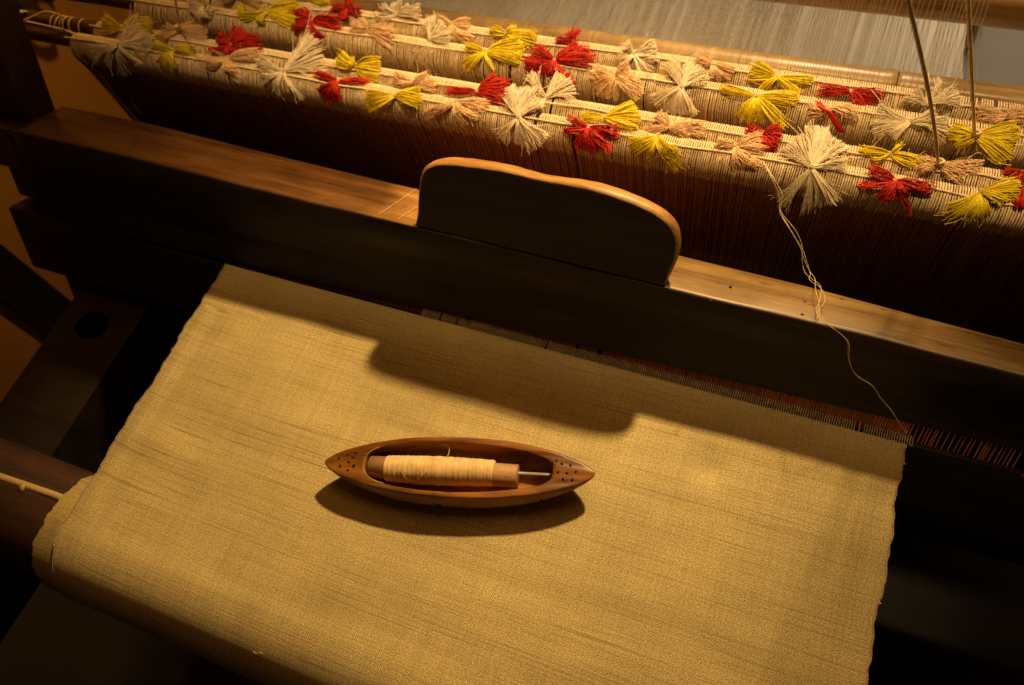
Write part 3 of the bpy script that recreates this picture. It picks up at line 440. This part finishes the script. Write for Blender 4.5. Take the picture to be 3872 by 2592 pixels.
# fluff and snagged threads lying on the weave
for (x, y) in ((-.31, -.03),):
    P = np.array([[x + .0022 * k, y + .0012 * math.sin(k * 1.3 + x * 90), 0] for k in range(5)])
    P[:, 2] = np.where(P[:, 1] > yc, .0012, np.sqrt(np.maximum(0, (R + .001) ** 2 - (P[:, 1] - yc) ** 2)) - R + .0004)
    mb = MB(); mb.tube(P, .00022, 4); o = mb.build('snagged_thread', M['thread']); child(o, ct)

rl = thing('cloth_roll', (-.2, yc, -R), 'wooden breast beam wound with earlier cloth layers, at the lower left', 'cloth beam')
def rollmesh(x0, x1, r0, ridges, NA=80, NX=8):
    G = np.zeros((NX, NA, 3)); U = np.zeros((NX, NA, 2))
    for i in range(NX):
        f = i / (NX - 1)
        for j in range(NA):
            a = 2 * math.pi * j / (NA - 1); e = ridges(a) if i == 0 else 0
            G[i, j] = ((x0 + e) * (1 - f) + x1 * f, yc + r0 * math.sin(a), -R + r0 * math.cos(a)); U[i, j] = (G[i, j, 0], a * r0)
    return G, U
for k, (dx, dr) in enumerate(((.0235, .0012), (.0155, .0026), (.0075, .0036))):
    G, U = rollmesh(xc0 - dx, xc0 + .02, R - dr - .0006, lambda a, k=k: .0014 * math.sin(a * 5.3 + k * 2) + .001 * math.sin(a * 13.7 + k) + .0008 * math.sin(a * 31 + 3 * k))
    mb = MB(); mb.grid(G); o = mb.build('cloth_layer', M['cloth_old'], uv=U.reshape(-1, 2)); child(o, rl)
mb = MB(); mb.tube([(-1.2, yc, -R), (-.9, yc, -R), (-.5, yc, -R), (0, yc, -R), (.5, yc, -R)], R - .0062, 48, True); o = mb.build('beam', M['beam']); child(o, rl)
mb = MB(); P = np.array([(-1.1, .012, -.014), (-.8, .0165, -.0115), (-.635, .0195, -.0105), (-.56, .0225, -.0095), (-.50, .0225, -.0095)])
mb.tube(P, [.0042, .0042, .0038, .0036, .0034], 14, True)
st = mb.build('cane_stick', M['stick']); tag(st, 'thin pale cane stick lying on the breast beam and tucked under the cloth', 'stick')
mb = MB(); mb.tube([(-.597, .0185, -.0103), (-.592, .0195, -.0103)], [.0046, .0046], 12, True); o = mb.build('cane_node', M['stick'], st)

# ---------------------------------------------------------------- shuttle
SL, SW, SH = .1135, .0262, .031
sc = Vector((-.2000, .1535, .0012)); sa = math.atan2(.0591, .2171)
sh = thing('boat_shuttle', sc, 'carved brown wooden boat shuttle lying on the beige cloth, punched dots at both tips', 'shuttle')
sh.rotation_euler[2] = sa
NT = 160
def outline(t, ins=0.):
    u = np.cos(t); w = (1 - np.abs(u) ** 2.2) ** .86 * .52 + .48 * np.sqrt(np.clip(1 - u ** 2, 0, 1))
    return u * (SL - ins), np.sign(np.sin(t)) * w * (SW - ins)
t = np.linspace(0, 2 * np.pi, NT, endpoint=False) + 1e-4
def ring(sx, sy, z, droop=0., flatb=0.):
    x, y = outline(t); x = x * sx; y = y * sy
    uu = np.abs(x / SL); zz = z - droop * uu ** 3 + flatb * uu ** 2.6
    return np.stack([x, y, zz + np.zeros(NT)], 1)
def oring(s, z, k=1.):          # the oblong opening: round at one end, pointed at the other
    u = np.cos(t); su = np.abs(np.sin(t)) ** .62 * np.sign(np.sin(t))
    x = np.where(u < 0, -.0775 * np.abs(u) ** .92, .0805 * np.abs(u)) * s
    wy = .0213 * (1 - .16 * np.clip(u, 0, 1)); y = su * wy * s * k
    return np.stack([x, y, np.full(NT, z)], 1)
HT = .0255
rings = [ring(.02, .02, 0.0, 0, 0), ring(.5, .5, 0.0, 0, .003), ring(.78, .78, .0004, 0, .007), ring(.9, .98, .003, 0, .0095), ring(.95, 1.10, .0075, 0, .009), ring(.98, 1.14, .0125, 0, .006), ring(.995, 1.10, .018, 0, .003), ring(1.0, 1.03, .022, 0, .0005), ring(.998, .995, HT - .0014, .001), ring(.988, .97, HT - .0004, .0018), ring(.965, .93, HT, .002)]
op = oring(1, HT); op[:, 2] -= .002 * (np.abs(op[:, 0]) / SL) ** 3
mid = .5 * rings[-1] + .5 * op; rings += [mid, op]
o1 = oring(.99, HT - .001); o2 = oring(.98, .018); o3 = oring(.97, .010); o4 = oring(.9, .0052); o5 = oring(.5, .004); o6 = oring(.02, .004)
rings += [o1, o2, o3, o4, o5, o6]
A = np.array(rings); jit = .0003 * np.sin(t * 7 + 1) + .00012 * np.sin(t * 17)
for k in range(6, 13): A[k, :, 2] += jit * .8
G = np.concatenate([A, A[:, :1]], 1)
mb = MB(); mb.grid(G); hull = mb.build('hull', M['shuttle'], sh)
s2 = hull.modifiers.new('sub', 'SUBSURF'); s2.levels = 1; s2.render_levels = 1
# carved marks: small gouges filled with black
mk = MB()
for (x, y, a, L) in ((-.101, .0035, .4, .0016), (-.0985, -.0035, .6, .0018), (-.0935, .0068, -.6, .0018), (-.0915, .0005, 1.2, .0012), (-.0885, .0045, 1.4, .0012), (-.087, .0088, -1.1, .0018), (-.0865, -.0026, -.5, .0024), (-.091, -.0068, 1.3, .0014),
                     (.098, .0005, -.5, .002), (.0935, .0055, .3, .0018), (.091, -.001, .9, .0018), (.0865, .0065, .5, .002), (.084, -.0005, -.1, .0022), (.0885, -.0062, .8, .0018), (.0955, -.0062, -.7, .002), (.0795, .0068, .2, .0012), (.082, .0092, .2, .0012)):
    z = HT - .002 * (abs(x) / SL) ** 3 + .0001; d = np.array([math.cos(a), math.sin(a), 0]) * L
    z -= .0008
    mk.tube([np.array([x, y, z]) - d * .5, np.array([x, y, z]), np.array([x, y, z]) + d * .5], [.0009, .0017, .0012], 8, True)
o = mk.build('punched_marks', M['hole'], sh); o['kind'] = 'stuff'
mk = MB(); mk.tube([(-.012, -.0302, .0135), (-.012, -.028, .0135)], .0019, 12, True); mk.build('thread_hole', M['hole'], sh)
mk = MB(); mk.tube([(.071, -.0222, .0155), (.071, -.019, .0155)], .0013, 10, True); mk.build('pin_hole', M['hole'], sh)
# spindle, bobbin, wound yarn
zb = .0158
def P_(x, y, z): return np.array([x, y, z])
mb = MB(); mb.tube([P_(-.079, .001, zb), P_(.082, -.0005, zb + .001)], .0013, 10, True); mb.build('spindle', M['steel'], sh)
bb = MB(); bb.tube([P_(-.0748, .0, zb), P_(-.0745, 0, zb), P_(-.04, -.0008, zb), P_(.02, -.0018, zb), P_(.0505, -.0022, zb), P_(.0509, -.0022, zb)], [.0085, .0092, .0096, .0097, .0092, .0086], 40, True)
bo = bb.build('bobbin', M['bobbin'], sh)
N = 520; xs_ = np.linspace(-.0605, .031, N); ph = (xs_ + .0605) / .00105 * 2 * np.pi
env = .0103 + .0013 * np.sin(np.clip((xs_ + .0605) / .0915, 0, 1) * np.pi) ** .6
rr = env + .00022 * np.abs(np.sin(ph / 2)) + .00018 * np.interp(xs_, np.linspace(-.0605, .031, 60), rng.normal(size=60))
mb = MB(); mb.tube(np.stack([xs_, -.0008 - .012 * (xs_ + .05) * 0.1, np.full(N, zb)], 1), rr, 40, True); wy = mb.build('wound_yarn', M['wound'], bo)
mb = MB()
def over(x0, a0, x1, a1, r=.0119):
    a = np.linspace(a0, a1, 14); x = np.linspace(x0, x1, 14)
    return np.stack([x, -.0008 + r * np.cos(a), zb + r * np.sin(a)], 1)
for q in ((-.045, 1.9, -.03, 4.3), (-.030, 1.7, -.034, 3.6), (-.022, 2.0, -.04, 3.2), (-.036, 2.8, -.018, 4.4)): mb.tube(over(*q), .00018, 4)
mb.build('stray_yarn', M['thread'], bo)
mb = MB(); mb.tube(bez(P_(-.0105, .0198, .0215), P_(-.007, .018, .018), P_(-.008, .0085, .0245), 10), .00025, 5); mb.build('yarn_end', M['thread'], sh)
mb = MB(); mb.tube([P_(-.012, .0207, .0225), P_(-.0125, .0192, .0222)], .0008, 8, True); mb.build('nail_head', M['steel'], sh)
mb = MB(); a = np.linspace(2.2, 4.2, 20); op_ = lambda a: P_(-.0778 * abs(math.cos(a)) ** .92, .0213 * abs(math.sin(a)) ** .62 * np.sign(math.sin(a)), HT - .0006)
mb.tube([op_(x) for x in np.linspace(math.pi - .55, math.pi + .75, 24)], .0005, 5); mb.build('worn_lip', M['stick'], sh)

# ---------------------------------------------------------------- heddle shafts
ZR = .10; KR = (.62 - ZR) / .47; RY = {'A': .418 * KR, 'B': .438 * KR, 'C': .48 * KR, 'D': .504 * KR}
SH_ = [('A', .418, -.706, -1.0, 'frontmost heddle rod wrapped in cream loops, nearest the batten'),
       ('B', .438, -.690, -1.0, 'second heddle rod from the front, close behind the frontmost one'),
       ('C', .480, -.668, -1.0, 'third heddle rod from the front, behind the open gap'),
       ('D', .504, -.655, -1.0, 'rearmost heddle rod, next to the bamboo pole')]
for nme, yr, xl, xe, lab in SH_:
    yr = RY[nme]; xl *= KR
    h = thing('heddle_shaft', (-.2, yr, ZR - .0115), lab, 'heddle shaft', 'heddle shafts hung across the loom')
    rr_, zc = .0078, ZR - .0112; y0 = yr + .005
    xend = KR * {'A': -.79, 'B': -.795, 'C': -.80, 'D': -.76}[nme]
    P = np.array([(x, y0 + .0006 * math.sin(x * 9), zc + .0006 * math.sin(x * 7 + 1)) for x in np.linspace(xend, .36, 30)])
    mb = MB(); mb.tube(P, np.full(30, rr_) * (1 + .03 * rng.normal(size=30)), 20, True); o = mb.build('rod', M['rod']); child(o, h)
    mb = MB(); lb = MB(); x = xl; lean = 0.; pull = 0.; cut = .028 if nme == 'A' else .05
    zl = -.26
    while x < .34:
        step = .00195 + rng.normal() * .00012
        g = rng.random()
        if g < .008: step += rng.uniform(.001, .0035)
        x += step; lean += rng.normal() * .0003; lean *= .95; pull = .9 * pull + rng.normal() * .00018
        bulge = abs(rng.normal()) * .0006 + (rng.random() < .02) * rng.random() * .003
        q = lambda dx, dy, z: (x + dx, yr + dy - bulge * (dy < 0), ZR + z)
        P = [q(lean + .0006, .006, -.26), q(lean * .5 + .0005, .0135, -.05), q(.0004, .0145, -.02), q(.0004, .0130, -.0095), q(.0002, .0085, -.0030), q(0, .0040, -.0003), q(0, .0, -.0004),
             q(pull * .3, -.0040, -.0020), q(pull * .6, -.0082, -.0056), q(pull, -.0110, -.0100), q(pull, -.0120, -.0160), q(lean * .3 + pull, -.0105, -.024)]
        zc_ = cut + rng.normal() * .002; ym = np.interp(zc_, [.024, .040, .12], [-.0105, -.0065, -.004]); P.append(q(lean * .4 + pull * 1.2, ym, -zc_))
        lb.tube([P[-1], q(lean * .5 + pull * 1.5, min(-.0045, ym * .8), -zc_ - .014), q(lean + pull * 2.5, -.004, -.12), q(lean + pull * 3, -.003, -.26)], .00078, 5)
        if rng.random() < .8: xm = x + rng.normal() * .0003; lb.tube([(xm + .001, yr - .002, ZR - .028), (xm + .001 + lean, yr - .002, ZR - .08), (xm + .001 + lean, yr, ZR - .26)], .0009, 4)
        mb.tube(P, .00078 + rng.normal() * .00005, 5)
    o = mb.build('heddle_loops', M['cord']); child(o, h); tag(o, kind='stuff')
    o = lb.build('heddle_threads', M['heddle_dark']); child(o, h); tag(o, kind='stuff')
    mb = MB(); xs_ = np.linspace(xl - .005, .34, 70); sag = np.interp(xs_, np.linspace(xl, .34, 24), rng.normal(size=24) * .0016)
    P = np.stack([xs_, np.full(70, yr - .0015) - np.abs(sag), ZR - .0004 + sag * .25], 1)
    P[:, 2] += .0008; mb.rope(P, .00095, 3, .0045, 5); o = mb.build('tie_cord', M['cord']); child(o, h)
# rope ends looped round the bare rods at the left
re = thing('rope_end', (-.81, .46, ZR), 'loose cream rope end looped in an arch over the rod ends at upper left', 'rope')
mb = MB(); A_ = np.array(ARCH); d = np.linspace(0, 1, len(A_)); tt = np.linspace(0, 1, 40)
P = np.stack([np.interp(tt, d, A_[:, k]) for k in range(3)], 1)
for _ in range(4): P[1:-1] = .25 * P[:-2] + .5 * P[1:-1] + .25 * P[2:]
mb.rope(P, .0013, 3, .006, 5); o = mb.build('arched_rope', M['cord']); child(o, re)
mb = MB()
for k, x in enumerate(KR * np.array((-.752, -.745, -.741, -.733, -.729, -.724, -.714))):
    a = np.linspace(-.4, 3.6, 14); mb.tube(np.stack([x + .004 * np.sin(a * .6 + k), RY['B'] + .002 + .0105 * np.cos(a), ZR - .012 + .0105 * np.sin(a)], 1), .0009, 5)
o = mb.build('rope_turn', M['cord']); child(o, re)
mb = MB(); mb.rope([(KR * p, KR * q, ZR - .0005) for p, q in ((-.80, .428), (-.76, .427), (-.72, .425), (-.69, .4195), (-.66, .4175))], .0013, 3, .005, 5); o = mb.build('straight_rope', M['cord']); child(o, re)
mb = MB()
for k in range(5): a = np.linspace(0, 2 * np.pi, 20); mb.tube(np.stack([KR * -.795 + k * .0024 + .001 * np.sin(a), KR * .428 + .019 * np.cos(a), ZR - .012 + .016 * np.sin(a)], 1), .0013, 5)
o = mb.build('rope_wrap', M['cord']); child(o, re)

# ---------------------------------------------------------------- hanging cords
for k, ((p, q), lab) in enumerate(zip(CORDS, ('thin tan hanging cord at upper left, tied into a peach tassel', 'long twisted tan hanging cord that slants down to the second rod at right', 'short tan hanging cord nearest the right edge, tied above a yellow tassel'))):
    p = np.array(p); q = np.array(q); e = p + (q - p) * 1.6
    hc = thing('hanging_cord', tuple(p), lab, 'cord', 'cords that hold up the heddle shafts')
    tt = np.linspace(0, 1, 20)[:, None]; P = p + (e - p) * tt; P[:, 0] += .0025 * np.sin(tt[:, 0] * 5) * (k == 1)
    mb = MB(); mb.rope(P, .0013 if k else .0011, 2, .007, 6); o = mb.build('twisted_cord', M['hang']); child(o, hc)
    mb = MB(); a = np.linspace(0, 4 * np.pi, 40); mb.tube(np.stack([p[0] + .0028 * np.cos(a), p[1] + .0028 * np.sin(a), p[2] + .001 + a * .0004], 1), .0011, 5); o = mb.build('knot', M['hang']); child(o, hc)

# ---------------------------------------------------------------- tassels
ORD = ['first', 'second', 'third', 'fourth', 'fifth', 'sixth']
RODN = {'A': 'frontmost', 'B': 'second', 'C': 'third', 'D': 'rearmost'}
count = {}
for (rod, colr, style, tie, lobes, adj) in TASSELS:
    k = count.get((rod, colr), 0); count[(rod, colr)] = k + 1
    tie = np.array(tie); mb = MB(); yr = RY[rod]
    for (x, y, z, hw) in lobes:
        hw *= rng.uniform(.85, 1.2); tip = np.array([x, y, z]); d = tip - tie; L = np.linalg.norm(d); d /= L
        hang = z < ZR - .0035
        side = np.cross(d, (0, -.6, .8)); side /= np.linalg.norm(side) + 1e-9
        up = np.cross(side, d); up *= np.sign(up[2] - up[1] + 1e-6)
        ns = int(np.clip(hw * 2 / .0005 * {'fan': 4.2, 'petal': 4.2, 'tuft': 3.0, 'fluff': 4.2}[style], 20, 190))
        for s in range(ns):
            f = rng.uniform(-1, 1); lay = rng.uniform(-1, 1)
            ln = L * (rng.uniform(.9, 1.06) if style == 'fan' else rng.uniform(.72, 1.12))
            if style == 'petal': f = np.clip(rng.normal() * .55, -1, 1); ln = L * rng.uniform(.9, 1.05) * (1 - .08 * f * f)
            e = tie + d * ln + side * f * hw * 1.25 + up * lay * .0016
            b = tie + d * ln * .5 + side * f * hw * {'fan': .5, 'petal': 1.15, 'tuft': .7, 'fluff': .75}[style] + up * (.004 + .003 * rng.random() + lay * .0012) * (1.4 if style == 'petal' else .8)
            if hang: b[1] = min(b[1], yr - .0135); b[1] -= .0025; b[2] += .003
            b = b + rng.normal(size=3) * {'fan': .0007, 'petal': .0007, 'tuft': .0022, 'fluff': .0018}[style]
            n = 7 if style in ('tuft', 'fluff') else 5
            P = bez(tie + side * f * .0012 + up * .001, b, e, n)
            j = {'fan': .00013, 'petal': .00014, 'tuft': .0007, 'fluff': .0005}[style]
            P[2:] += rng.normal(size=(n - 2, 3)) * j * np.linspace(.5, 1, n - 2)[:, None]
            mb.tube(P, {'fan': .00031, 'petal': .00034, 'tuft': .00038, 'fluff': .00028}[style], 3)
        if style != 'tuft':          # fuzz: fine curled fibres round the lobe
            for s in range(14):
                e = tie + d * L * rng.uniform(.5, 1.15) + side * rng.normal() * hw * 1.1 + up * rng.uniform(0, .005)
                P = bez(tie + d * L * .2, tie + d * L * .5 + up * .004 + side * rng.normal() * hw, e, 8); P[3:] += rng.normal(size=(5, 3)) * .0007; mb.tube(P, .00017, 3)
        if style == 'fan':
            for s in range(8):
                e = tie + d * L * rng.uniform(.75, 1.1) + side * rng.normal() * 1.6 * hw + up * rng.uniform(0, .006)
                P = bez(tie, tie + d * L * .5 + up * .006, e, 6); P[2:] += rng.normal(size=(4, 3)) * .0004; mb.tube(P, .0003, 3)
        if style in ('tuft', 'fluff', 'petal'):
            for s in range(3):
                e = tie + d * L * rng.uniform(.9, 1.2) + side * rng.uniform(-1.3, 1.3) * hw + up * rng.uniform(0, .004)
                P = bez(tie, tie + d * L * .5 + up * .006 + side * rng.normal() * hw, e, 8); P[2:] += rng.normal(size=(6, 3)) * .0008; mb.tube(P, .0003, 3)
    lab = f'{adj}, {ORD[k]} {colr} one from left on the {RODN[rod]} heddle rod'
    if len(lab.split()) > 16: lab = f'{adj}, on the {RODN[rod]} heddle rod'
    if len(lab.split()) > 16: lab = adj
    o = mb.build('yarn_tassel', M[colr]); tag(o, lab, 'tassel', 'coloured yarn tassels tied along the heddle rods')
    kb = MB(); a = np.linspace(0, 3 * 2 * np.pi, 36); kb.tube(np.stack([tie[0] - .0015 + a * .00016, tie[1] + .0018 * np.cos(a), tie[2] + .0008 + .0018 * np.sin(a)], 1), .00055, 4); kb.build('tie_knot', M['cord'], o)

mb = MB(); Rb = np.array(RIBBON); tt = np.linspace(0, 1, 16); dd = np.linspace(0, 1, len(Rb))
P = np.stack([np.interp(tt, dd, Rb[:, k]) for k in range(3)], 1)
for _ in range(2): P[1:-1] = .25 * P[:-2] + .5 * P[1:-1] + .25 * P[2:]
Gd = np.stack([P + np.array([-.0034, .0004, 0]) * np.linspace(.7, 1, 16)[:, None] , P + [0, -.0006, .0004], P + np.array([.0034, -.0004, .001]) * np.linspace(.7, 1, 16)[:, None]], 1)
mb.grid(Gd); o = mb.build('red_ribbon', M['red']); s_ = o.modifiers.new('t', 'SOLIDIFY'); s_.thickness = .0004
tag(o, 'flat narrow bright red ribbon hanging over the third rod through a peach tassel', 'ribbon')

# loose pair of threads
T_ = np.array(THREAD); dd = np.concatenate([[0], np.cumsum(np.linalg.norm(np.diff(T_, axis=0), axis=1))]); tt = np.linspace(0, dd[-1], 110)
base = np.stack([np.interp(tt, dd, T_[:, k]) for k in range(3)], 1)
for _ in range(3): base[1:-1] = .25 * base[:-2] + .5 * base[1:-1] + .25 * base[2:]
lt = thing('loose_thread', tuple(T_[0]), 'loose pale wavy threads dangling from the front rod over the batten rail', 'thread')
for k in range(3):
    P = base.copy(); env = np.sin(np.linspace(0, np.pi, 110)) ** .6
    P[:, 0] += env * .0028 * np.sin(np.linspace(0, 21 + 5 * k, 110) + k * 2.1); P[:, 1] -= env * .0006 * (1 + np.sin(np.linspace(0, 15, 110) + k)); 
    if k == 2: P = P[:70]
    mb = MB(); mb.tube(P, .0002, 5); o = mb.build('strand', M['thread']); child(o, lt)

# ---------------------------------------------------------------- lease rods and warp
def bamboo(yb, zb_, r, nodes_, lab, x0=-.9, x1=.6):
    b = thing('bamboo_pole', (x0, yb, zb_), lab, 'bamboo pole', 'bamboo lease poles in the warp')
    xs = np.linspace(x0, x1, 300); rr = np.full(300, r)
    for n in nodes_: rr += .0016 * np.exp(-((xs - n) / .0035) ** 2) - .0011 * np.exp(-((xs - n - .006) / .003) ** 2)
    mb = MB(); mb.tube(np.stack([xs, yb + .002 * np.sin(xs * 4), np.full(300, zb_)], 1), rr, 36, True); o = mb.build('cane', M['bamboo']); child(o, b)
    for n in nodes_:
        mb = MB(); mb.tube([(n + .0045, yb + .002 * math.sin(n * 4), zb_), (n + .0062, yb + .002 * math.sin(n * 4), zb_)], r - .0004, 36, True); o = mb.build('node_scar', M['rod']); child(o, b)
bamboo(.663, .004, .0175, (-.62, -.281, .062), 'long bamboo pole with two dark nodes lying just behind the heddle rods')
bamboo(.80, .004, .02, (-.5, -.12, .3), 'bamboo pole crossing the top right corner, farthest back in the warp')
wp = thing('warp', (-.2, .6, 0), 'fine pale silk warp threads running back over the bamboo poles', 'warp threads')
mb = MB(); x = xc0; k = 0
while x < .135:
    k += 1; dens = .00095 if x < -.05 else (.0015 if x < .03 else .0024)
    x += dens * rng.uniform(.5, 1.5) + (rng.random() < (.03 if x < 0 else .09)) * .004
    s = 1 if k % 2 else -1; fan = x + .2
    z1 = .004 + s * .0185; z2 = .004 - s * .021
    P = [(x, .52, .0), (x, .60, s * .006), (x, .650, z1), (x + .0005, .676, z1), (x + fan * .01, .73, 0), (x + fan * .02, .785, z2), (x + fan * .02, .815, z2), (x + fan * .06, 1.0, 0), (x + fan * .16, 1.5, -.02)]
    mb.tube(P, .00024, 4)
o = mb.build('warp_threads', M['warp']); child(o, wp); tag(o, kind='stuff')
# pale sheet hanging behind and below the warp
def drape(name, x0, x1, y0, y1, z0, z1, lab, amp=.012, f=26, mat_='sheet'):
    NX, NZ = 120, 40; G = np.zeros((NX, NZ, 3))
    for i in range(NX):
        for j in range(NZ):
            u = i / (NX - 1); v = j / (NZ - 1); xa = x0(v) if callable(x0) else x0; xb = x1(v) if callable(x1) else x1; x = xa + u * (xb - xa)
            w_ = amp * math.sin(x * f + 1.5 * math.sin(v * 3)) + amp * .5 * math.sin(x * f * 2.3 + 1)
            G[i, j] = (x, y0 + v * (y1 - y0), z0 + v * (z1 - z0) + w_)
    mb = MB(); mb.grid(G); o = mb.build(name, M[mat_]); tag(o, lab, 'sheet'); return o
drape('protective_sheet', -.72, lambda v: .155 + .012 * math.sin(v * 14), .55, 1.5, -.12, -.02, 'pale crumpled sheet lying beneath the silk warp behind the bamboo pole', .008, 19)
drape('protective_sheet', -.1, .75, .50, 1.6, -.21, -.13, 'greyish sheet at the top right corner beyond the last warp threads', .006, 14, 'grey_sheet')

# ---------------------------------------------------------------- small things
hk = thing('iron_hook', (-1.39, .84, -.2), 'black iron hooks and rings hanging on the ochre wall at top left', 'hook')
mb = MB()
for (y, z, r) in ((.84, -.20, .02), (.80, -.21, .03), (.76, -.2, .018)):
    a = np.linspace(0, 5, 20); mb.tube(np.stack([np.full(20, -1.385), y + r * np.cos(a), z + r * 1.6 * np.sin(a)], 1), .004, 6)
o = mb.build('hook', M['iron']); child(o, hk)
for (x, y, z, r, lab) in ((0.302, 0.299, -.748, .0085, 'pale round scrap on the dark ground right of the cloth'),):
    me = MB(); me.tube([(x, y, z), (x, y, z + .002)], r, 12, True); o = me.build('paper_scrap', M['scrap']); tag(o, lab, 'scrap')
mb = MB(); mb.tube([bat(-.724, -.004, .03), bat(-.716, .001, .03), bat(-.708, -.003, .03)], [.004, .0055, .003], 12, True)
o = mb.build('wooden_knob', M['bobbin']); tag(o, 'small pale worn peg at the foot of the batten arm, lower left', 'peg')
